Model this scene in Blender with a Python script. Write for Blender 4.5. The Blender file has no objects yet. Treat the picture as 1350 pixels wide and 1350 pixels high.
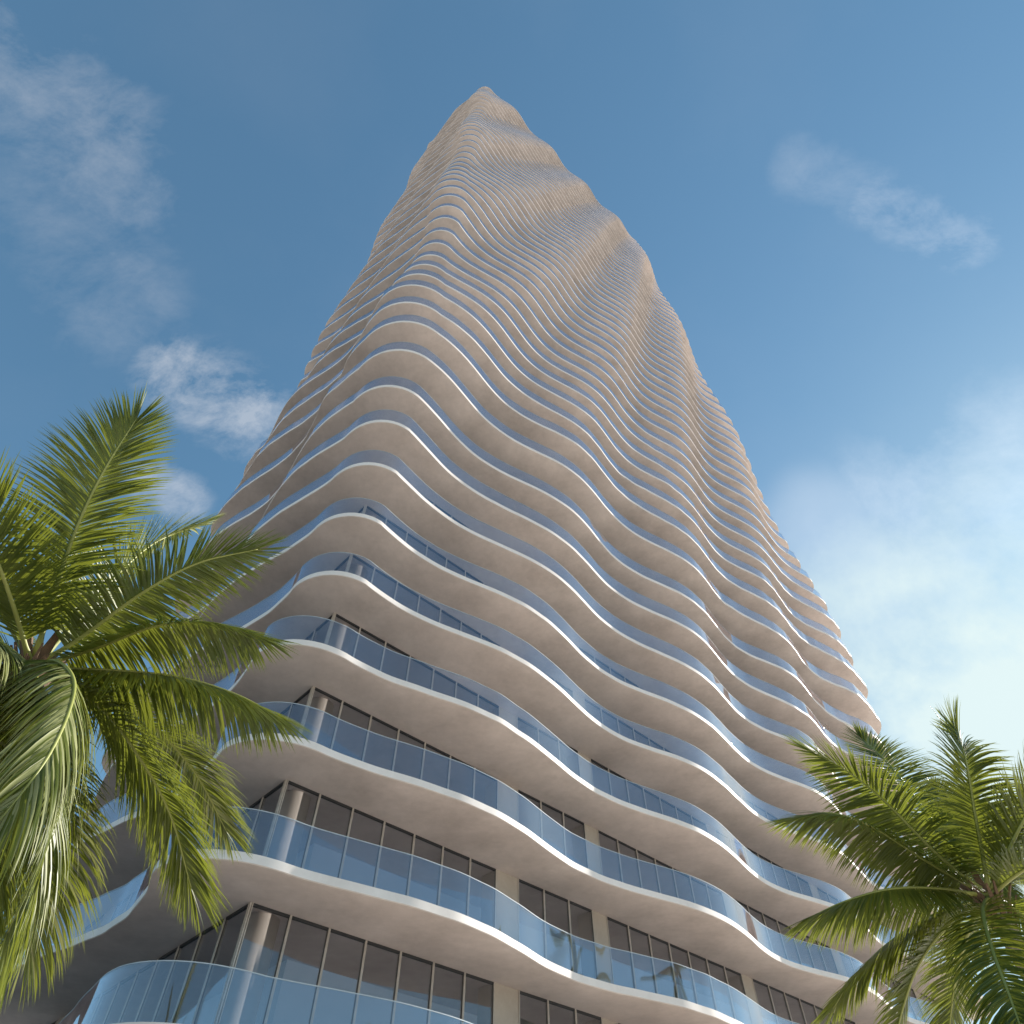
import bpy, math, random
from mathutils import Vector, Matrix, noise
RES_R=[[0.2,0.25,0.22,0.1,0.0,-0.09,-0.15,-0.07,0.07,0.19,0.2,0.06,-0.05,-0.03,-0.0,-0.0,-0.0,-0.0,-0.0,-0.0,-0.0,-0.0,-0.0,-0.0,-0.0,-0.0,-0.0,-0.0,-0.0,-0.0,-0.0,-0.0,-0.0,-0.0,-0.0,-0.0,0.0],[0.02,0.08,0.13,0.06,-0.03,-0.1,-0.14,-0.12,-0.01,0.07,0.11,0.13,0.11,0.12,0.13,0.09,0.06,0.04,0.05,0.08,0.02,0.0,0.0,0.0,0.0,0.0,0.0,0.0,0.0,0.0,0.0,0.0,0.0,0.0,0.0,0.0,0.0],[-0.07,0.01,0.14,0.17,0.07,-0.1,-0.14,-0.12,-0.06,0.01,0.04,0.05,0.03,-0.03,-0.03,-0.02,-0.02,-0.05,-0.08,-0.05,-0.02,-0.0,-0.0,-0.0,-0.0,-0.0,-0.0,-0.0,-0.0,-0.0,-0.0,-0.0,-0.0,-0.0,-0.0,-0.0,-0.0],[-0.07,-0.04,-0.0,0.03,0.03,-0.04,-0.09,-0.07,-0.07,-0.07,-0.09,-0.05,0.02,0.02,0.01,0.06,0.12,0.12,0.09,0.06,0.04,0.05,0.09,0.15,0.2,0.13,0.11,0.02,0.0,0.0,0.0,0.0,0.0,0.0,0.0,0.0,0.0],[-0.17,-0.15,-0.11,-0.08,-0.07,-0.11,-0.19,-0.24,-0.26,-0.2,-0.13,-0.07,-0.04,-0.08,-0.1,-0.06,-0.02,0.02,0.01,-0.02,-0.04,-0.01,-0.0,-0.0,-0.0,-0.0,-0.0,-0.0,-0.0,-0.0,-0.0,-0.0,-0.0,-0.0,-0.0,-0.0,-0.0],[-0.11,-0.08,-0.04,-0.04,-0.05,-0.08,-0.09,-0.08,-0.06,-0.05,-0.01,0.0,-0.04,-0.08,-0.09,-0.05,0.01,0.03,0.0,-0.07,-0.14,-0.12,-0.0,0.04,0.0,0.0,0.0,0.0,0.0,0.0,0.0,0.0,0.0,0.0,0.0,0.0,0.0],[-0.04,-0.05,-0.07,-0.04,-0.06,-0.13,-0.17,-0.16,-0.11,-0.07,-0.07,-0.05,-0.06,-0.08,-0.06,-0.03,-0.01,-0.01,-0.01,-0.05,-0.12,-0.16,-0.17,-0.12,0.04,0.1,0.1,0.08,0.01,0.0,0.0,0.0,0.0,0.0,0.0,0.0,0.0],[-0.1,-0.12,-0.14,-0.13,-0.1,-0.1,-0.09,-0.1,-0.06,-0.05,-0.08,-0.12,-0.15,-0.21,-0.21,-0.14,-0.08,0.0,0.01,-0.04,-0.13,-0.19,-0.15,-0.07,-0.01,0.02,0.04,0.09,-0.01,-0.13,-0.24,-0.11,-0.0,-0.0,-0.0,-0.0,-0.0],[-0.03,-0.02,-0.03,-0.04,-0.0,-0.0,0.01,0.03,-0.0,-0.03,-0.04,0.01,0.05,0.06,0.05,0.02,-0.01,-0.05,-0.07,-0.04,0.15,0.18,0.15,0.05,-0.05,-0.13,-0.17,-0.09,0.01,0.12,0.22,0.16,-0.05,-0.12,-0.14,-0.02,0.01],[-0.0,-0.01,-0.01,-0.02,-0.02,0.02,0.05,0.11,0.12,0.06,0.01,0.04,0.15,0.25,0.24,0.17,0.08,0.0,-0.03,0.0,0.09,0.17,0.21,0.16,0.01,-0.14,-0.19,-0.04,0.17,0.4,0.42,0.29,0.05,-0.08,-0.08,-0.04,-0.0],[-0.08,-0.05,0.0,0.03,0.03,0.07,0.07,0.03,0.01,-0.03,-0.1,-0.13,-0.09,0.1,0.24,0.22,0.13,0.03,0.01,0.0,0.0,0.03,0.11,0.14,0.11,-0.05,-0.17,-0.17,-0.08,0.11,0.24,0.29,0.16,0.0,-0.14,-0.21,-0.08],[-0.0,-0.0,-0.0,-0.0,-0.0,-0.01,-0.01,-0.01,-0.02,-0.02,-0.0,-0.02,-0.02,0.03,0.08,0.13,0.13,-0.04,-0.11,-0.08,-0.05,-0.0,-0.0,-0.0,-0.0,-0.03,-0.06,-0.06,0.03,0.17,0.33,0.38,0.31,0.16,0.01,-0.01,-0.01]]
RES_L=[[-0.05,-0.27,-0.21,-0.04,0.12,0.17,0.06,0.0,-0.0,-0.0,-0.0,-0.0,-0.0],[-0.36,-0.23,-0.13,0.09,0.26,0.16,0.03,0.0,0.0,0.0,0.0,0.0,0.0],[0.0,0.0,0.0,0.0,0.0,0.0,0.0,0.0,0.0,0.0,0.0,0.0,0.0],[-0.17,-0.08,-0.0,-0.0,-0.0,-0.0,-0.0,-0.0,-0.0,-0.0,-0.0,-0.0,-0.0],[-0.01,0.09,0.14,0.08,0.0,0.0,0.0,0.0,0.0,0.0,0.0,0.0,0.0],[0.08,0.12,0.09,0.01,-0.02,-0.0,-0.0,-0.0,-0.0,-0.0,-0.0,-0.0,-0.0],[0.07,0.08,0.02,-0.05,-0.08,-0.05,-0.02,-0.0,-0.0,-0.0,-0.0,-0.0,-0.0],[0.08,0.04,-0.02,-0.05,-0.04,0.02,0.06,0.13,0.17,0.11,0.0,0.0,0.0],[-0.13,-0.18,-0.02,-0.17,-0.18,-0.06,-0.0,-0.01,-0.09,-0.17,-0.15,-0.03,-0.0],[-0.0,-0.01,-0.2,-0.21,-0.04,0.09,0.17,0.11,-0.04,-0.21,-0.2,-0.02,-0.0],[-0.0,-0.01,-0.16,-0.16,-0.02,0.07,0.01,-0.11,-0.24,-0.21,0.18,0.41,0.09],[0.0,0.0,0.0,0.0,0.0,0.0,0.0,0.0,0.0,0.0,0.0,0.0,0.0]]
C=bpy.context.scene.collection
PI=math.pi; R=math.radians
# ------------------------------------------------------------------ helpers
def obj(name,verts,faces,mats,parent=None,smooth=False,mi=None):
    me=bpy.data.meshes.new(name); me.from_pydata([tuple(v) for v in verts],[],faces); me.update()
    for m in (mats if isinstance(mats,(list,tuple)) else [mats]): me.materials.append(m)
    if mi: me.polygons.foreach_set('material_index',mi)
    if smooth is True: me.polygons.foreach_set('use_smooth',[True]*len(me.polygons))
    elif smooth: me.polygons.foreach_set('use_smooth',smooth)
    o=bpy.data.objects.new(name,me); C.objects.link(o)
    if parent: o.parent=parent
    return o
def thing(name,label,cat,loc=(0,0,0),group=None):
    o=bpy.data.objects.new(name,None); C.objects.link(o); o.location=loc
    o['label']=label; o['category']=cat
    if group: o['group']=group
    return o
class MB:
    def __init__(s): s.v=[]; s.f=[]; s.m=[]
    def add(s,v,f,m=0):
        b=len(s.v); s.v+=v; s.f+=[tuple(b+i for i in q) for q in f]; s.m+=[m]*len(f)
    def box8(s,p,m=0):   # p: 4 bottom (ccw) + 4 top
        s.add(list(p),[(3,2,1,0),(4,5,6,7),(0,1,5,4),(1,2,6,5),(2,3,7,6),(3,0,4,7)],m)
    def build(s,name,mats,parent=None,smooth=False): return obj(name,s.v,s.f,mats,parent,smooth,s.m)
def interp(x,xs,ys):
    if x<=xs[0]: return ys[0]
    for i in range(1,len(xs)):
        if x<=xs[i]:
            t=(x-xs[i-1])/(xs[i]-xs[i-1]); return ys[i-1]*(1-t)+ys[i]*t
    return ys[-1]
# ------------------------------------------------------------------ materials
def mat(name):
    m=bpy.data.materials.new(name); m.use_nodes=True; nt=m.node_tree
    return m,nt,nt.nodes['Principled BSDF'],nt.nodes['Material Output']
def nd(nt,t,**k):
    n=nt.nodes.new(t)
    for a,b in k.items():
        if a in n.inputs: n.inputs[a].default_value=b
        else: setattr(n,a,b)
    return n
def ramp(nt,src,stops):
    r=nt.nodes.new('ShaderNodeValToRGB'); e=r.color_ramp.elements
    while len(e)<len(stops): e.new(.5)
    for i,(p,c) in enumerate(stops): e[i].position=p; e[i].color=(*c,1)
    nt.links.new(src,r.inputs[0]); return r.outputs[0]
def concrete(name,c0,c1,scale=.35,rough=.75,bump=.05):
    m,nt,b,o=mat(name); tc=nd(nt,'ShaderNodeTexCoord')
    n=nd(nt,'ShaderNodeTexNoise',Scale=scale,Detail=8.0,Roughness=.62); nt.links.new(tc.outputs['Object'],n.inputs['Vector'])
    n2=nd(nt,'ShaderNodeTexNoise',Scale=scale*9,Detail=6.0,Roughness=.7); nt.links.new(tc.outputs['Object'],n2.inputs['Vector'])
    mx=nd(nt,'ShaderNodeMath',operation='MULTIPLY_ADD'); mx.inputs[1].default_value=.35
    nt.links.new(n2.outputs[0],mx.inputs[0]); nt.links.new(n.outputs[0],mx.inputs[2])
    nt.links.new(ramp(nt,mx.outputs[0],[(.45,c0),(.9,c1)]),b.inputs['Base Color'])
    b.inputs['Roughness'].default_value=rough
    bp=nd(nt,'ShaderNodeBump',Strength=bump,Distance=.02); nt.links.new(n2.outputs[0],bp.inputs['Height']); nt.links.new(bp.outputs[0],b.inputs['Normal'])
    return m
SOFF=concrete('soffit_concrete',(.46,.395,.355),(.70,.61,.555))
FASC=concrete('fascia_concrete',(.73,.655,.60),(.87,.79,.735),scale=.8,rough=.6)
COLM=concrete('column_concrete',(.36,.31,.26),(.46,.40,.34),scale=.7)
INTR=concrete('interior_plaster',(.58,.62,.67),(.70,.74,.79))
def plain(name,col,rough=.5,metal=0.0,spec=.5):
    m,nt,b,o=mat(name); tc=nd(nt,'ShaderNodeTexCoord'); n=nd(nt,'ShaderNodeTexNoise',Scale=6.0,Detail=4.0)
    nt.links.new(tc.outputs['Object'],n.inputs['Vector'])
    nt.links.new(ramp(nt,n.outputs[0],[(.3,tuple(x*.88 for x in col)),(.7,tuple(min(1,x*1.08) for x in col))]),b.inputs['Base Color'])
    b.inputs['Roughness'].default_value=rough; b.inputs['Metallic'].default_value=metal
    return m
MULL=plain('bronze_aluminium',(.50,.45,.40),.4,.1)
GASK=plain('dark_gasket',(.03,.03,.032),.6)
RCAP=plain('rail_edge',(.50,.55,.58),.7,0)
def glass(name,tint,ior,boost,rough=.0,gc=(.98,.93,.98)):
    m,nt,b,o=mat(name); nt.nodes.remove(b)
    tr=nd(nt,'ShaderNodeBsdfTransparent'); tr.inputs[0].default_value=(*tint,1)
    gl=nd(nt,'ShaderNodeBsdfGlossy'); gl.inputs['Roughness'].default_value=rough; gl.inputs['Color'].default_value=(*gc,1)
    fr=nd(nt,'ShaderNodeFresnel',IOR=ior); ma=nd(nt,'ShaderNodeMath',operation='MULTIPLY_ADD',use_clamp=True)
    ge=nd(nt,'ShaderNodeNewGeometry'); mr=nd(nt,'ShaderNodeMapRange')      # same reflectance on both faces of the pane
    mr.inputs[3].default_value=ior; mr.inputs[4].default_value=1/ior
    nt.links.new(ge.outputs['Backfacing'],mr.inputs[0]); nt.links.new(mr.outputs[0],fr.inputs['IOR'])
    ma.inputs[1].default_value=boost; ma.inputs[2].default_value=.02
    nt.links.new(fr.outputs[0],ma.inputs[0]); mx=nd(nt,'ShaderNodeMixShader')
    nt.links.new(ma.outputs[0],mx.inputs[0]); nt.links.new(tr.outputs[0],mx.inputs[1]); nt.links.new(gl.outputs[0],mx.inputs[2])
    nt.links.new(mx.outputs[0],o.inputs['Surface'])
    return m
GWIN=glass('window_glass',(.86,.87,.89),1.55,1.0,0,(.96,.97,1))
GRAIL=glass('rail_glass',(.90,.93,.96),1.62,1.5,.0,(1,.95,1))
def leafmat(name,c0,c1,trans,rough=.38,tmix=.36):
    m,nt,b,o=mat(name); tc=nd(nt,'ShaderNodeTexCoord'); n=nd(nt,'ShaderNodeTexNoise',Scale=2.2,Detail=5.0)
    nt.links.new(tc.outputs['Object'],n.inputs['Vector'])
    col=ramp(nt,n.outputs[0],[(.3,c0),(.7,c1)])
    nt.links.new(col,b.inputs['Base Color']); b.inputs['Roughness'].default_value=rough
    b.inputs['Specular IOR Level'].default_value=.45
    t=nd(nt,'ShaderNodeBsdfTranslucent'); t.inputs[0].default_value=(*trans,1)
    mx=nd(nt,'ShaderNodeMixShader'); mx.inputs[0].default_value=tmix
    nt.links.new(b.outputs[0],mx.inputs[1]); nt.links.new(t.outputs[0],mx.inputs[2]); nt.links.new(mx.outputs[0],o.inputs['Surface'])
    return m
LEAF=leafmat('palm_leaf',(.060,.088,.014),(.15,.175,.028),(.24,.27,.03))
LEAFP=leafmat('palm_leaf_pale',(.22,.24,.09),(.36,.37,.16),(.24,.25,.08),.5,.3)
RACH=leafmat('palm_rachis',(.28,.30,.07),(.36,.37,.11),(.3,.3,.1),.45,.1)
FIBR=concrete('palm_fibre',(.09,.05,.025),(.22,.13,.07),scale=5,bump=.6)
BARK=concrete('palm_bark',(.20,.17,.13),(.34,.30,.25),scale=2.5,bump=.5)
NUT=plain('coconut_husk',(.22,.22,.06),.5)
# ------------------------------------------------------------------ tower
AR=R(46.66); CAMZ=1.6; FH=3.5
CX,CY=-1.984*FH,5.414*FH
ES=(math.sin(AR),math.cos(AR)); EW=(math.cos(AR),-math.sin(AR))
def zf(n): return CAMZ+FH*(2.156+n)           # underside of slab n
TH=.24
LR=50.75; LL=15.6; NTOP=50
def P(s,w,z): return (CX+s*ES[0]+w*EW[0], CY+s*ES[1]+w*EW[1], z)
PHX=[-2,0,8,11,17.4,25,30.6,41.7,50]; PHY=[3.9,5.5,12,14.3,21.5,29.4,35,46,55]
phi=lambda n:interp(n,PHX,PHY)
MX=[-2,0,2,4,7,8,9,11,14,30,50]; M0=[2.35,2.28,2.38,2.35,2.4,2.85,3.1,3.0,2.6,2.8,3.4]; M1=[0,0,.005,.018,.024,.024,.021,.022,.028,.028,.022]
LX=[-2,0,7,8,11,14,30,50]; L0=[2.35,2.3,2.3,2.65,2.8,2.3,2.4,2.7]; L1=[.03,.03,.03,.04,.035,.045,.05,.05]
def resv(T,x,n):
    if n<0: k=.5; row=T[0]
    elif n>11: k=max(0,1-(n-11)/6); row=T[11] if any(T[11]) else T[10]
    else: k=1; row=T[n]
    i=x/1.5
    if i<0: i=0
    if i>=len(row)-1: return k*row[-1]
    j=int(i); f=i-j; f=f*f*(3-2*f)
    return k*(row[j]*(1-f)+row[j+1]*f)
def dR(s,n):
    return interp(n,MX,M0)+s*interp(n,MX,M1)+(.43+.04*min(max((n-8)/20,0),1))*math.cos(2*PI*(s-phi(n))/12)+resv(RES_R,s,n)
def tcl(n): return 11.2-1.15*n if n<10 else -.3-(phi(n)-phi(10))
def dL(t,n):
    return interp(n,LX,L0)+t*interp(n,LX,L1)+(.45-.02*min(max((n-11)/8,0),1))*math.cos(2*PI*(t-tcl(n))/12)+resv(RES_L,t,n)
def dB(x,n): return 3.1+.5*math.cos(2*PI*(x+phi(n))/12)
def outline(n):
    """closed loop (s,w,normal_s,normal_w), counter-clockwise seen from above is not assumed"""
    o=[]
    def arc(cs,cw,a0,a1,d0,d1,k=14):
        for i in range(1,k):
            f=i/k; a=a0+(a1-a0)*f; g=f*f*(3-2*f); d=d0*(1-g)+d1*g
            o.append((cs+d*math.cos(a),cw+d*math.sin(a)))
    N=250
    for i in range(N+1): s=LR*i/N; o.append((s,dR(s,n)))
    arc(LR,0,PI/2,0,dR(LR,n),dB(0,n))
    N=30
    for i in range(N+1): w=-LL*i/N; o.append((LR+dB(-w,n),w))
    arc(LR,-LL,0,-PI/2,dB(LL,n),dB(20,n))
    N=84
    for i in range(N+1): s=LR*(1-i/N); o.append((s,-LL-dB(20+LR-s,n)))
    arc(0,-LL,-PI/2,-PI,dB(20+LR,n),dL(LL,n))
    N=60
    for i in range(N+1): t=LL*(1-i/N); o.append((-dL(t,n),-t))
    arc(0,0,PI,PI/2,dL(0,n),dR(0,n))
    return o
def inset(loop,d):
    n=len(loop); r=[]
    for i in range(n):
        a=loop[i-1]; b=loop[(i+1)%n]; tx,ty=b[0]-a[0],b[1]-a[1]; l=math.hypot(tx,ty) or 1
        r.append((loop[i][0]+ty/l*d, loop[i][1]-tx/l*d))   # loop is clockwise in (s,w): inward = right side
    return r
tower=thing('residential_tower','tall beige residential tower ringed by wavy concrete balcony slabs with glass railings','tower',(CX,CY,0))
def loc(v): return (v[0]-CX,v[1]-CY,v[2])
def TP(s,w,z): return loc(P(s,w,z))
for n in range(-1,NTOP+1):
    lp=outline(n); k=len(lp); z0=zf(n); z1=z0+TH
    c=.02; lpi=inset(lp,c)
    ring=lambda l,z:[TP(s_,w_,z) for s_,w_ in l]
    v=[];f=[];mi=[];sm=[]
    def strip(l0,za_,l1,zb_,m,smooth):
        b0=len(v); v.extend(ring(l0,za_)); v.extend(ring(l1,zb_))
        for i in range(k):
            j=(i+1)%k; f.append((b0+i,b0+k+i,b0+k+j,b0+j)); mi.append(m); sm.append(smooth)
    b0=len(v); v.extend(ring(lpi,z0)); f.append(tuple(range(b0,b0+k))); mi.append(0); sm.append(False)
    strip(lpi,z0,lp,z0+c,0,False); strip(lp,z0+c,lp,z1,1,True)
    b0=len(v); v.extend(ring(lp,z1)); f.append(tuple(b0+i for i in range(k-1,-1,-1))); mi.append(0); sm.append(False)
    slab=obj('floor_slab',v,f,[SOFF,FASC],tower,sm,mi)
    # glass railing shell standing on the slab, just inside its edge
    v=[];f=[];mi=[];sm=[]
    a=inset(lp,.05); b=inset(lp,.066); za=z1+.004; zb=z1+1.10
    strip(a,za,a,zb,0,True); strip(b,zb,b,za,0,True)
    a2=inset(lp,.046); b2=inset(lp,.070)
    strip(a2,zb-.006,a2,zb+.014,1,True); strip(a2,zb+.014,b2,zb+.014,1,False); strip(b2,zb+.014,b2,zb-.006,1,True)
    obj('railing',v,f,[GRAIL,RCAP],slab,sm,mi)
# facade layout: columns (s0,s1) on the right face, (t0,t1) on the left
ztop=zf(NTOP)-.004
RC=[(8.79,9.87),(13.93,14.77),(24.08,24.92),(34.4,35.3),(44.4,45.3)]
LC=[(12.4,13.5)]
def vbox(s0,s1,w0,w1,z0,z1):
    q=[(s0,w0),(s1,w0),(s1,w1),(s0,w1)]
    return [TP(s,w,z0) for s,w in q]+[TP(s,w,z1) for s,w in q]
def column(s0,s1,w0,w1,name='facade_column',m=COLM):
    b=MB(); b.box8(vbox(s0,s1,w0,w1,0,ztop)); return b.build(name,m,tower)
for s0,s1 in RC: column(s0,s1,-.8,-.03)
for t0,t1 in LC: column(.03,.8,-t1,-t0)
for s0,s1 in [(LR-.8,LR-.03)]:
    column(s0,s1,-9,-8)
for s0 in (10,20,30,40): column(s0,s0+1,-LL+.03,-LL+.8)
def roundcol(s,w,r):
    v=[];f=[];K=32
    for z in (0,ztop):
        for i in range(K): a=2*PI*i/K; v.append(TP(s+r*math.cos(a),w+r*math.sin(a),z))
    for i in range(K): f.append((i,(i+1)%K,K+(i+1)%K,K+i))
    f+= [tuple(range(K)),tuple(range(2*K-1,K-1,-1))]
    obj('round_column',v,f,COLM,tower,[True]*K+[False]*2)
roundcol(.82,-.82,.50)
b=MB(); b.box8(vbox(.02,.06,-.06,-.02,0,ztop)); b.build('corner_post',MULL,tower)

b=MB(); b.box8(vbox(2.9,LR-3,-LL+3,-2.9,0,ztop)); b.build('core_wall',INTR,tower)
# windows: one pane + frame each
def bays(cols,L,pitch):
    out=[];x=.0; edges=[]
    for c0,c1 in cols+[(L,L)]:
        k=max(1,round((c0-x)/pitch)); w=(c0-x)/k
        out+=[(x+i*w,x+(i+1)*w) for i in range(k)]; x=c1
    return out
BR=bays(RC,LR,1.28); BR[0]=(.07,BR[0][1]); BL=bays(LC,LL,1.456); BL[0]=(.07,BL[0][1]); BE=bays([(8,9)],LL,1.456); BB=bays([(10,11),(20,21),(30,31),(40,41)],LR,1.3)
def wmap(side):
    # returns f(u,depth)->(s,w); u along the face, depth inward
    return {'R':lambda u,d:(u,-d),'L':lambda u,d:(d,-u),'E':lambda u,d:(LR-d,-u),'B':lambda u,d:(u,-LL+d)}[side]
def bar(mb,g,u0,u1,d0,d1,z0,z1,m=0):
    q=[g(u0,d0),g(u1,d0),g(u1,d1),g(u0,d1)]
    mb.box8([TP(s,w,z0) for s,w in q]+[TP(s,w,z1) for s,w in q],m)
def window(side,u0,u1,n,mbp,mbf):
    g=wmap(side); z0=zf(n-1)+TH+.004; z1=zf(n)-.004
    if n==-1: z0=.02
    u0+=.004;u1-=.004
    e=.026
    bar(mbp,g,u0+e,u1-e,.055,.075,z0+.05,z1-.05)              # glass pane
    bar(mbf,g,u0,u0+e,0,.11,z0,z1); bar(mbf,g,u1-e,u1,0,.11,z0,z1)   # jambs
    bar(mbf,g,u0+e+.001,u1-e-.001,.03,.10,z0,z0+.052,1); bar(mbf,g,u0+e+.001,u1-e-.001,.02,.105,z1-.062,z1,1)
    for a,b_ in ((u0+e,u0+e+.014),(u1-e-.014,u1-e)): bar(mbf,g,a+.001,b_,.036,.052,z0+.053,z1-.063,1)
rest_p=MB(); rest_f=MB(); cnt=0
indiv=set()
for n in (0,1,2):
    for u0,u1 in BR:
        if u1<35: indiv.add(('R',round(u0,3),n))
    for u0,u1 in BL[:6]: indiv.add(('L',round(u0,3),n))
for n in range(-1,NTOP+1):
    for side,bs in (('R',BR),('L',BL),('E',BE),('B',BB)):
        for u0,u1 in bs:
            if (side,round(u0,3),n) in indiv and cnt<98:
                cnt+=1; mp=MB(); mf=MB(); window(side,u0,u1,n,mp,mf)
                w=mp.build('window',GWIN,tower); mf.build('frame',[MULL,GASK],w)
            else: window(side,u0,u1,n,rest_p,rest_f)
w=MB(); w.v=rest_p.v+rest_f.v; o_=len(rest_p.v); w.f=rest_p.f+[tuple(i+o_ for i in q) for q in rest_f.f]; w.m=[0]*len(rest_p.f)+[m+1 for m in rest_f.m]
ww=w.build('window',[GWIN,MULL,GASK],tower); ww['kind']='stuff'
# ------------------------------------------------------------------ palms
F=872.4; PT=R(52.19)
def unp(x,y,depth):
    """point on the sight line of photo position (x,y) at a given distance in metres"""
    u=x-675; v=-(y-675)
    d=Vector((u,F*math.cos(PT)-v*math.sin(PT),F*math.sin(PT)+v*math.cos(PT))).normalized()*depth
    return Vector((d.x,d.y,d.z+CAMZ))
def catmull(pts,k=10):
    out=[]; p=[pts[0]*2-pts[1]]+pts+[pts[-1]*2-pts[-2]]
    for i in range(1,len(p)-2):
        for j in range(k):
            t=j/k; a,b,c,d=p[i-1],p[i],p[i+1],p[i+2]
            out.append(.5*((2*b)+(c-a)*t+(2*a-5*b+4*c-d)*t*t+(3*b-a-3*c+d)*t**3))
    out.append(pts[-1]); return out
def resample(pts,n):
    L=[0]
    for i in range(1,len(pts)): L.append(L[-1]+(pts[i]-pts[i-1]).length)
    out=[];j=0
    for i in range(n):
        x=L[-1]*i/(n-1)
        while j<len(L)-2 and L[j+1]<x: j+=1
        t=(x-L[j])/max(1e-6,L[j+1]-L[j]); out.append(pts[j].lerp(pts[j+1],t))
    return out,L[-1]
def frond(parent,ctrl,seed,lmax=.95,droop=.5,lift=.25,start=.14,pale=0,roll=0,stalkw=.035,dens=1.0,sidebias=(1,1),org=Vector((0,0,0)),orient='up',hang=0):
    """ctrl: world points of the midrib from crown to tip"""
    rnd=random.Random(seed)
    N=60; pts,L=resample(catmull(ctrl),N)
    pts=[p-org for p in pts]
    mb=MB()
    UP=Vector((0,0,1))
    # frames
    fr=[]
    for i in range(N):
        t=(pts[min(i+1,N-1)]-pts[max(i-1,0)]).normalized()
        s=t.cross(UP); 
        if s.length<.15: s=fr[-1][1] if fr else Vector((1,0,0))
        s=(s-t*s.dot(t)).normalized(); 
        if fr and s.dot(fr[-1][1])<0 and orient=='cont': s=-s
        if fr: s=(s*.35+fr[-1][1]*.65 if s.dot(fr[-1][1])>0 else fr[-1][1]); s=(s-t*s.dot(t)).normalized()
        n=s.cross(t).normalized()
        fr.append((t,s,n))
    if roll:
        fr=[(t,(Matrix.Rotation(roll,3,t)@s),(Matrix.Rotation(roll,3,t)@n)) for t,s,n in fr]
    # midrib
    K=6; vs=[];fs=[]
    for i in range(N):
        u=i/(N-1); r=stalkw*(1-u)**.8*.9+.005; t,s,n=fr[i]
        rr=r*(2.2-1.2*min(1,u/.12))
        for k in range(K):
            a=2*PI*k/K; vs.append(pts[i]+s*math.cos(a)*rr+n*math.sin(a)*r*.8)
    for i in range(N-1):
        for k in range(K): fs.append((i*K+k,i*K+(k+1)%K,(i+1)*K+(k+1)%K,(i+1)*K+k))
    fs.append(tuple((N-1)*K+k for k in range(K)))
    mb.add(vs,fs,0)
    M=int(L*54*dens)
    for sd in (-1,1):
        if not sidebias[0 if sd<0 else 1]: continue
        for i in range(M):
            u=start+(1-start)*(i+rnd.uniform(-.3,.3))/M
            if u>.999: u=.999
            if u<start: continue
            x=u*(N-1); j=min(N-2,int(x)); f_=x-j
            p=pts[j].lerp(pts[j+1],f_); t,s,n=fr[j]
            prof=interp(u,[start,start+.12,.35,.6,.85,1],[.55,.85,1,.95,.78,.58])
            ln=lmax*prof*rnd.uniform(.88,1.08)*(sidebias[0 if sd<0 else 1])
            ang=interp(u,[0,.3,.7,.92,1],[R(68),R(58),R(44),R(26),R(8)])+rnd.gauss(0,.06)
            dirv=(t*math.cos(ang)+s*sd*math.sin(ang)+n*(lift+rnd.gauss(0,.06))).normalized()
            if hang: dirv=(dirv+Vector((0,0,-1))*hang*interp(u,[0,.75,1],[1,.8,.15])*rnd.uniform(.85,1.15)).normalized()
            wd=.0150*rnd.uniform(.8,1.15)*(.6+.5*prof)
            S=5; q=p.copy(); d=dirv.copy(); dr=.7*droop*rnd.uniform(.75,1.3)*interp(u,[0,.8,1],[1,.9,.5])
            wn=t.copy(); vs=[]
            for k in range(S+1):
                a=k/S; wk=wd*(1-a**2.2)*(.55+.45*min(1,a*5))
                side=(wn-d*wn.dot(d)).normalized(); nn=d.cross(side)
                vs+= [q-side*wk+nn*wk*.35, q.copy(), q+side*wk+nn*wk*.35]
                if k<S:
                    q=q+d*(ln/S); d=(d+Vector((0,0,-1))*dr*(.35+.5*a)*ln/.9*.55).normalized()
                    wn=(wn+nn*rnd.gauss(0,.04)).normalized()
            fs=[]
            for k in range(S):
                b0=k*3; fs+=[(b0,b0+1,b0+4,b0+3),(b0+1,b0+2,b0+5,b0+4)]
            mb.add(vs,fs,2 if (pale and rnd.random()<pale) else 1)
    return mb.build('frond',[RACH,LEAF,LEAFP],parent,[True]*len(mb.f))
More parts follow.
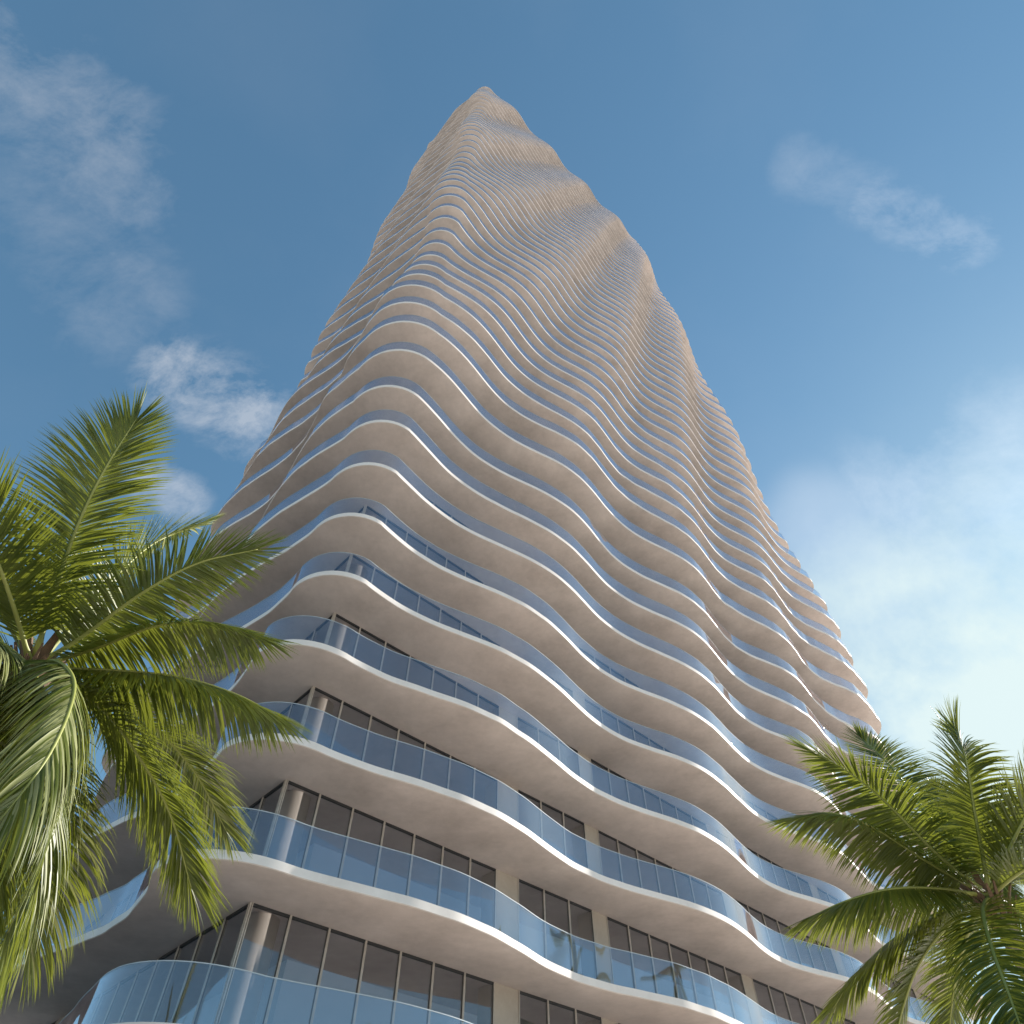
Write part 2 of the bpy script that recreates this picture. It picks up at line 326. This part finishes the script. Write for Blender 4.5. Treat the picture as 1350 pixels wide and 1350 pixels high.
def palm(label,crown,fronds,seed,group=None,trunk_lean=(0,0)):
    root=thing('coconut_palm',label,'palm tree',(crown.x,crown.y,0),group)
    org=Vector((crown.x,crown.y,0))
    rnd=random.Random(seed)
    # ringed trunk, swelling at the foot
    mb=MB(); K=20; H=crown.z-.1; rows=110; vs=[];fs=[]
    for i in range(rows+1):
        a=i/rows; z=H*a; r=.125+.10*math.exp(-z/.6)+.02*(1-a)+.006*(i%2)
        cx=trunk_lean[0]*(1-a)**2; cy=trunk_lean[1]*(1-a)**2
        for k in range(K):
            th=2*PI*k/K; vs.append(Vector((cx+r*math.cos(th),cy+r*math.sin(th),z)))
    for i in range(rows):
        for k in range(K): fs.append((i*K+k,i*K+(k+1)%K,(i+1)*K+(k+1)%K,(i+1)*K+k))
    fs.append(tuple(rows*K+k for k in range(K))); mb.add(vs,fs); mb.build('trunk',BARK,root)
    # fibrous crown shaft
    mb=MB()
    for q in range(46):
        th=rnd.uniform(0,2*PI); r0=.12; z=H+rnd.uniform(-.35,.15); l=rnd.uniform(.25,.5)
        d=Vector((math.cos(th)*.45,math.sin(th)*.45,1)).normalized(); s=Vector((-math.sin(th),math.cos(th),0)); w=rnd.uniform(.03,.07)
        p=Vector((math.cos(th)*r0,math.sin(th)*r0,z)); vs=[]
        for k in range(4):
            a=k/3; c=p+d*l*a+Vector((math.cos(th),math.sin(th),0))*.05*a*a; ww_=w*(1-a*.8); nn=d.cross(s)*.012
            vs+=[c-s*ww_+nn,c+s*ww_+nn,c+s*ww_-nn,c-s*ww_-nn]
        fs=[(3,2,1,0)]
        for k in range(3):
            b0=k*4
            for e in range(4): fs.append((b0+e,b0+(e+1)%4,b0+4+(e+1)%4,b0+4+e))
        fs.append((12,13,14,15)); mb.add(vs,fs)
    mb.build('crown_fibre',FIBR,root)
    for i,fd in enumerate(fronds): frond(root,seed=seed*100+i,org=org,**fd)
    return root
def FR(crown,d0,pl,**k):
    """pl: list of (x,y,distance) after the crown"""
    return dict(ctrl=[crown]+[unp(*p) for p in pl],**k)
CL=unp(42,882,10.2)
leftf=[
 FR(CL,0,[(62,815,10.1),(100,700,10.1),(138,620,10.3),(180,552,10.7)],lmax=1.05,droop=.5,lift=.05,hang=.25),
 FR(CL,0,[(110,838,10.0),(190,780,9.8),(262,742,9.8),(340,724,10.0)],lmax=.9,droop=.4,hang=.45,lift=.1),
 FR(CL,0,[(100,820,10.5),(150,762,11.0),(205,715,11.6),(268,690,12.4)],lmax=.9,droop=.5,hang=.5,lift=.1,pale=.3),
 FR(CL,0,[(130,853,9.7),(210,824,9.3),(285,822,9.2),(350,842,9.4)],lmax=.88,droop=.6,hang=.9,lift=.1),
 FR(CL,0,[(140,884,9.6),(235,893,9.2),(310,915,9.1),(370,946,9.3)],lmax=.95,droop=.6,hang=1.0,lift=.1),
 FR(CL,0,[(130,930,9.8),(185,1000,9.6),(225,1075,9.6),(252,1170,9.8)],lmax=1.15,droop=.7,hang=.25),
 FR(CL,0,[(140,915,10.3),(205,960,10.6),(258,1020,10.9),(298,1095,11.3)],lmax=1.1,droop=.7,hang=.3,pale=.35),
 FR(CL,0,[(75,872,9.0),(98,905,8.2),(70,985,7.5),(5,1075,7.1),(-50,1130,6.9)],lmax=1.15,droop=1.2,hang=.9,pale=.55),
 FR(CL,0,[(18,800,9.8),(-12,720,9.6),(-50,650,9.6),(-95,600,9.8)],lmax=1.05,droop=.4),
 FR(CL,0,[(20,925,9.4),(-15,985,8.8),(-60,1060,8.4),(-90,1150,8.2)],lmax=1.1,droop=1.1,pale=.3),
 FR(CL,0,[(45,945,10.0),(30,1020,10.0),(-5,1110,10.0),(-30,1190,10.1)],lmax=1.0,droop=1.0,pale=.2),
 FR(CL,0,[(50,960,10.2),(68,1060,10.3),(62,1150,10.4),(35,1250,10.6)],lmax=1.15,droop=.9,pale=.3),
 FR(CL,0,[(-10,850,10.8),(-60,830,11.2),(-120,850,11.6),(-160,900,12)],lmax=.9,droop=.8),
 FR(CL,0,[(-10,880,9.6),(-70,900,9.0),(-120,960,8.6),(-160,1050,8.4)],lmax=.9,droop=.9),
 FR(CL,0,[(20,930,10.8),(0,1010,11.2),(-20,1100,11.4),(-40,1200,11.6)],lmax=.9,droop=.8,pale=.2),
 FR(CL,0,[(70,950,9.0),(75,1050,8.4),(45,1150,8.1),(10,1230,8.0)],lmax=1.15,droop=1.0,hang=.3,pale=.25),
 FR(CL,0,[(10,930,9.6),(-10,1010,9.3),(-10,1110,9.2),(-25,1210,9.2)],lmax=1.1,droop=.8,hang=.3),
 FR(CL,0,[(5,850,9.0),(-30,840,8.4),(-70,880,7.9),(-100,950,7.6)],lmax=1.1,droop=.8,hang=.8,pale=.7),
 FR(CL,0,[(20,840,11.0),(-10,790,12.0),(-45,750,13.0)],lmax=.8,droop=.5),
]
palm('coconut palm at the left edge, its sunlit fronds reaching over the shaded balconies',CL,leftf,3,'coconut palms in front of the tower',(-.5,.3))
CR=unp(1304,1182,12.8)
rightf=[
 FR(CR,0,[(1298,1140,12.6),(1285,1070,12.5),(1273,1000,12.6),(1258,958,12.9)],lmax=.95,droop=.8,lift=.05,hang=.35),
 FR(CR,0,[(1235,1125,12.3),(1165,1055,12.0),(1110,1012,12.0),(1066,989,12.2)],lmax=.9,droop=.4,hang=.55,lift=.1),
 FR(CR,0,[(1225,1137,12.2),(1150,1090,11.7),(1095,1072,11.5),(1045,1078,11.6)],lmax=.9,droop=.5,hang=.9,lift=.1),
 FR(CR,0,[(1240,1172,12.2),(1175,1172,11.6),(1115,1188,11.4),(1066,1210,11.4)],lmax=.85,droop=.5,hang=1.0,lift=.1),
 FR(CR,0,[(1235,1205,12.5),(1170,1245,12.3),(1125,1290,12.3),(1098,1330,12.4)],lmax=.8,droop=.6,hang=.6),
 FR(CR,0,[(1250,1220,12.6),(1212,1270,12.4),(1190,1330,12.4),(1175,1400,12.5)],lmax=.8,droop=.8),
 FR(CR,0,[(1296,1200,12.0),(1308,1250,11.2),(1330,1310,10.6),(1352,1375,10.2),(1365,1440,10)],lmax=.95,droop=.9),
 FR(CR,0,[(1325,1130,12.6),(1358,1065,12.6),(1395,1000,12.9),(1440,960,13.3)],lmax=.9,droop=.4),
 FR(CR,0,[(1345,1150,12.5),(1390,1130,12.3),(1440,1150,12.3)],lmax=.9,droop=.8),
 FR(CR,0,[(1250,1110,13.3),(1205,1050,14.0),(1170,1005,14.8),(1132,970,15.6)],lmax=.85,droop=.5,hang=.5,pale=.2),
 FR(CR,0,[(1285,1130,13.8),(1262,1080,15.0),(1230,1036,16.4)],lmax=.7,droop=.5),
 FR(CR,0,[(1340,1200,12.8),(1380,1250,12.8),(1400,1330,12.9)],lmax=.9,droop=.9),
 FR(CR,0,[(1280,1220,13.2),(1260,1290,13.6),(1250,1370,14.0)],lmax=.8,droop=.8),
]
palm('coconut palm at the lower right edge, its fronds crossing the sunlit balconies',CR,rightf,7,'coconut palms in front of the tower',(.4,-.2))
def generic(crown,seed,L,nf=17):
    rnd=random.Random(seed); out=[]
    for i in range(nf):
        az=i*2.39996+rnd.uniform(-.15,.15); el=R(78-118*(i/(nf-1))**.9); l=L*rnd.uniform(.9,1.08)
        h=Vector((math.cos(az),math.sin(az),0)); p=crown.copy(); pts=[p.copy()]; e=el
        for q in range(4):
            p=p+(h*math.cos(e)+Vector((0,0,1))*math.sin(e))*l/4; e-=R(rnd.uniform(13,19)); e=max(e,R(-80)); pts.append(p.copy())
        out.append(dict(ctrl=pts,lmax=.95,droop=.6,dens=1.0,hang=.4))
    return out
C2=unp(1282,1128,33.5)
palm('farther coconut palm, mostly hidden behind the one at the lower right edge',C2,generic(C2,12,3.2),12,'coconut palms in front of the tower',(.3,.3))
# ------------------------------------------------------------------ ground
gm,nt,b,o=mat('paving'); tc=nd(nt,'ShaderNodeTexCoord')
n1=nd(nt,'ShaderNodeTexNoise',Scale=.05,Detail=8.0); n2=nd(nt,'ShaderNodeTexNoise',Scale=1.7,Detail=6.0)
br=nd(nt,'ShaderNodeTexBrick',Scale=1.0); br.inputs['Color1'].default_value=(.66,.60,.53,1); br.inputs['Color2'].default_value=(.60,.545,.48,1); br.inputs['Mortar'].default_value=(.4,.36,.31,1)
br.inputs['Mortar Size'].default_value=.008; br.inputs['Brick Width'].default_value=1.2; br.inputs['Row Height'].default_value=.6
for q in (n1,n2,br): nt.links.new(tc.outputs['Object'],q.inputs['Vector'])
mx=nd(nt,'ShaderNodeMixRGB',blend_type='MULTIPLY'); mx.inputs[0].default_value=.5
nt.links.new(br.outputs[0],mx.inputs[1]); nt.links.new(ramp(nt,n1.outputs[0],[(.3,(.88,.88,.88)),(.7,(1,1,1))]),mx.inputs[2]); nt.links.new(mx.outputs[0],b.inputs['Base Color'])
b.inputs['Roughness'].default_value=.8
g=obj('ground',[(-3000,-3000,0),(3000,-3000,0),(3000,3000,0),(-3000,3000,0)],[(0,1,2,3)],gm); g['kind']='structure'
lm=plain('absorber_dark',(.055,.053,.055),.9)  # dark surface for the added sheet that soaks up ground bounce
def sheet(name,pts,z,m,kind):
    o=obj(name,[(x,y,z) for x,y in pts],[tuple(range(len(pts)))],m); o['kind']=kind; return o
sheet('bounce_absorber',[(-7.5,-12),(-7.5,10),(-11,16.5),(-26,34),(-60,70),(-140,70),(-140,-12)],.004,lm,'structure')  # unseen sheet, added to darken the left undersides by cutting bounce light
# ------------------------------------------------------------------ light, sky, camera
SUN_AZ=R(55); SUN_EL=R(31)
sd=Vector((math.sin(SUN_AZ)*math.cos(SUN_EL),math.cos(SUN_AZ)*math.cos(SUN_EL),math.sin(SUN_EL)))
sl=bpy.data.lights.new('sun','SUN'); sl.energy=5.0; sl.angle=R(.5); sl.color=(1,.94,.86)
so=bpy.data.objects.new('sun',sl); C.objects.link(so); so.rotation_euler=sd.to_track_quat('Z','Y').to_euler()
W=bpy.data.worlds.new('World'); bpy.context.scene.world=W; W.use_nodes=True; nt=W.node_tree; nt.nodes.clear()
sky=nd(nt,'ShaderNodeTexSky',sky_type='NISHITA'); sky.sun_disc=False; sky.sun_elevation=SUN_EL; sky.sun_rotation=SUN_AZ
sky.air_density=1.0; sky.dust_density=.25; sky.ozone_density=1.0; sky.altitude=0
tc=nd(nt,'ShaderNodeTexCoord'); V=tc.outputs['Generated']
def math_(op,a,b=None,c=None,clamp=False):
    m=nd(nt,'ShaderNodeMath',operation=op,use_clamp=clamp)
    for i,x in enumerate((a,b,c)):
        if x is None: continue
        if isinstance(x,(int,float)): m.inputs[i].default_value=x
        else: nt.links.new(x,m.inputs[i])
    return m.outputs[0]
def nz(scale,det,rough,dist=0.0,stretch=None):
    n=nd(nt,'ShaderNodeTexNoise',Scale=scale,Detail=det,Roughness=rough,Distortion=dist)
    if stretch:
        mp=nd(nt,'ShaderNodeMapping'); mp.inputs['Rotation'].default_value=stretch[0]; mp.inputs['Scale'].default_value=stretch[1]
        nt.links.new(V,mp.inputs[0]); nt.links.new(mp.outputs[0],n.inputs['Vector'])
    else: nt.links.new(V,n.inputs['Vector'])
    return n.outputs[0]
nA=nz(6.5,12,.64,.12); nB=nz(2.2,6,.55)
def sdir(x,y): return (unp(x,y,1)-Vector((0,0,CAMZ))).normalized()
def blob(p0,p1,rad,gain,th,noise_=None):
    """elongated cloud between two directions of the sky"""
    a=sdir(*p0); b_=sdir(*p1); tot=None
    for i in range(5):
        d=a.lerp(b_,i/4).normalized()
        dp=nd(nt,'ShaderNodeVectorMath',operation='DOT_PRODUCT'); nt.links.new(V,dp.inputs[0]); dp.inputs[1].default_value=d
        mr=nd(nt,'ShaderNodeMapRange',interpolation_type='SMOOTHSTEP'); nt.links.new(dp.outputs['Value'],mr.inputs[0])
        mr.inputs[1].default_value=math.cos(rad); mr.inputs[2].default_value=1.0; mr.inputs[3].default_value=0; mr.inputs[4].default_value=1
        tot=mr.outputs[0] if tot is None else math_('MAXIMUM',tot,mr.outputs[0])
    n_=noise_ or nA
    x=math_('SUBTRACT',n_,th); x=math_('MULTIPLY_ADD',tot,.22,x)
    x=math_('MULTIPLY',x,tot); return math_('MULTIPLY',x,gain,clamp=True)
nC=nz(11,12,.68,.2,((0,0,.6),(1,1.6,1)))
blobs=[blob((15,95),(130,160),.095,1.35,.58,nC),blob((60,150),(150,240),.10,1.2,.58,nC),blob((90,250),(150,390),.12,.8,.59,nC),
 blob((235,500),(330,545),.075,3.2,.55,nC),blob((280,520),(350,560),.09,2.2,.57,nC),blob((205,640),(240,655),.05,2.6,.56,nC),
 blob((1150,266),(1275,322),.045,1.7,.56,nC),blob((1050,220),(1150,262),.05,.8,.56,nC),
 blob((1090,690),(1150,790),.11,1.5,.54,nB),blob((1200,690),(1340,620),.17,1.7,.56)]
cov=blobs[0]
for q in blobs[1:]: cov=math_('MAXIMUM',cov,q)
gen=math_('MULTIPLY',math_('SUBTRACT',nB,.5),.25,clamp=True)
cov=math_('ADD',cov,gen,clamp=True); cov=math_('MINIMUM',cov,.8)
cm=nd(nt,'ShaderNodeMixRGB'); nt.links.new(cov,cm.inputs[0])
CLOUD_GAIN=1.0
# cloud light follows the sky brightness around it plus a base white
cc=nd(nt,'ShaderNodeMixRGB',blend_type='ADD'); cc.inputs[0].default_value=1; cc.inputs[2].default_value=(2.4,2.0,1.55,1)
hs=nd(nt,'ShaderNodeHueSaturation',Saturation=1.12); nt.links.new(sky.outputs[0],hs.inputs['Color'])
gm_=nd(nt,'ShaderNodeGamma',Gamma=.72); nt.links.new(hs.outputs[0],gm_.inputs[0])
ml=nd(nt,'ShaderNodeMixRGB',blend_type='MULTIPLY'); ml.inputs[0].default_value=1; nt.links.new(gm_.outputs[0],ml.inputs[1]); ml.inputs[2].default_value=(.98,1.36,1.43,1)
nt.links.new(ml.outputs[0],cc.inputs[1])
nt.links.new(ml.outputs[0],cm.inputs[1]); nt.links.new(cc.outputs[0],cm.inputs[2])
# thin bright veil towards the sun, low at the right
veil=blob((1315,945),(1430,1020),.38,4.2,.45,nz(3.0,9,.6)); veil=math_('MINIMUM',veil,.92)
cv=nd(nt,'ShaderNodeMixRGB'); nt.links.new(veil,cv.inputs[0]); nt.links.new(cm.outputs[0],cv.inputs[1]); cv.inputs[2].default_value=(5.1,6.0,5.95,1)
bg=nd(nt,'ShaderNodeBackground',Strength=.085); nt.links.new(cv.outputs[0],bg.inputs[0])
wo=nd(nt,'ShaderNodeOutputWorld'); nt.links.new(bg.outputs[0],wo.inputs[0])
cam=bpy.data.cameras.new('camera'); co=bpy.data.objects.new('camera',cam); C.objects.link(co)
cam.sensor_width=36; cam.lens=36*F/1350; cam.clip_end=20000; cam.clip_start=.05
co.location=(0,0,CAMZ); co.rotation_euler=(PI/2+PT,0,0)
sc=bpy.context.scene; sc.camera=co; sc.render.resolution_x=1024; sc.render.resolution_y=1024
sc.view_settings.view_transform='Standard'; sc.view_settings.look='None'; sc.view_settings.exposure=.9; sc.view_settings.gamma=1
sc.cycles.transparent_max_bounces=24; sc.cycles.max_bounces=10; sc.cycles.diffuse_bounces=5
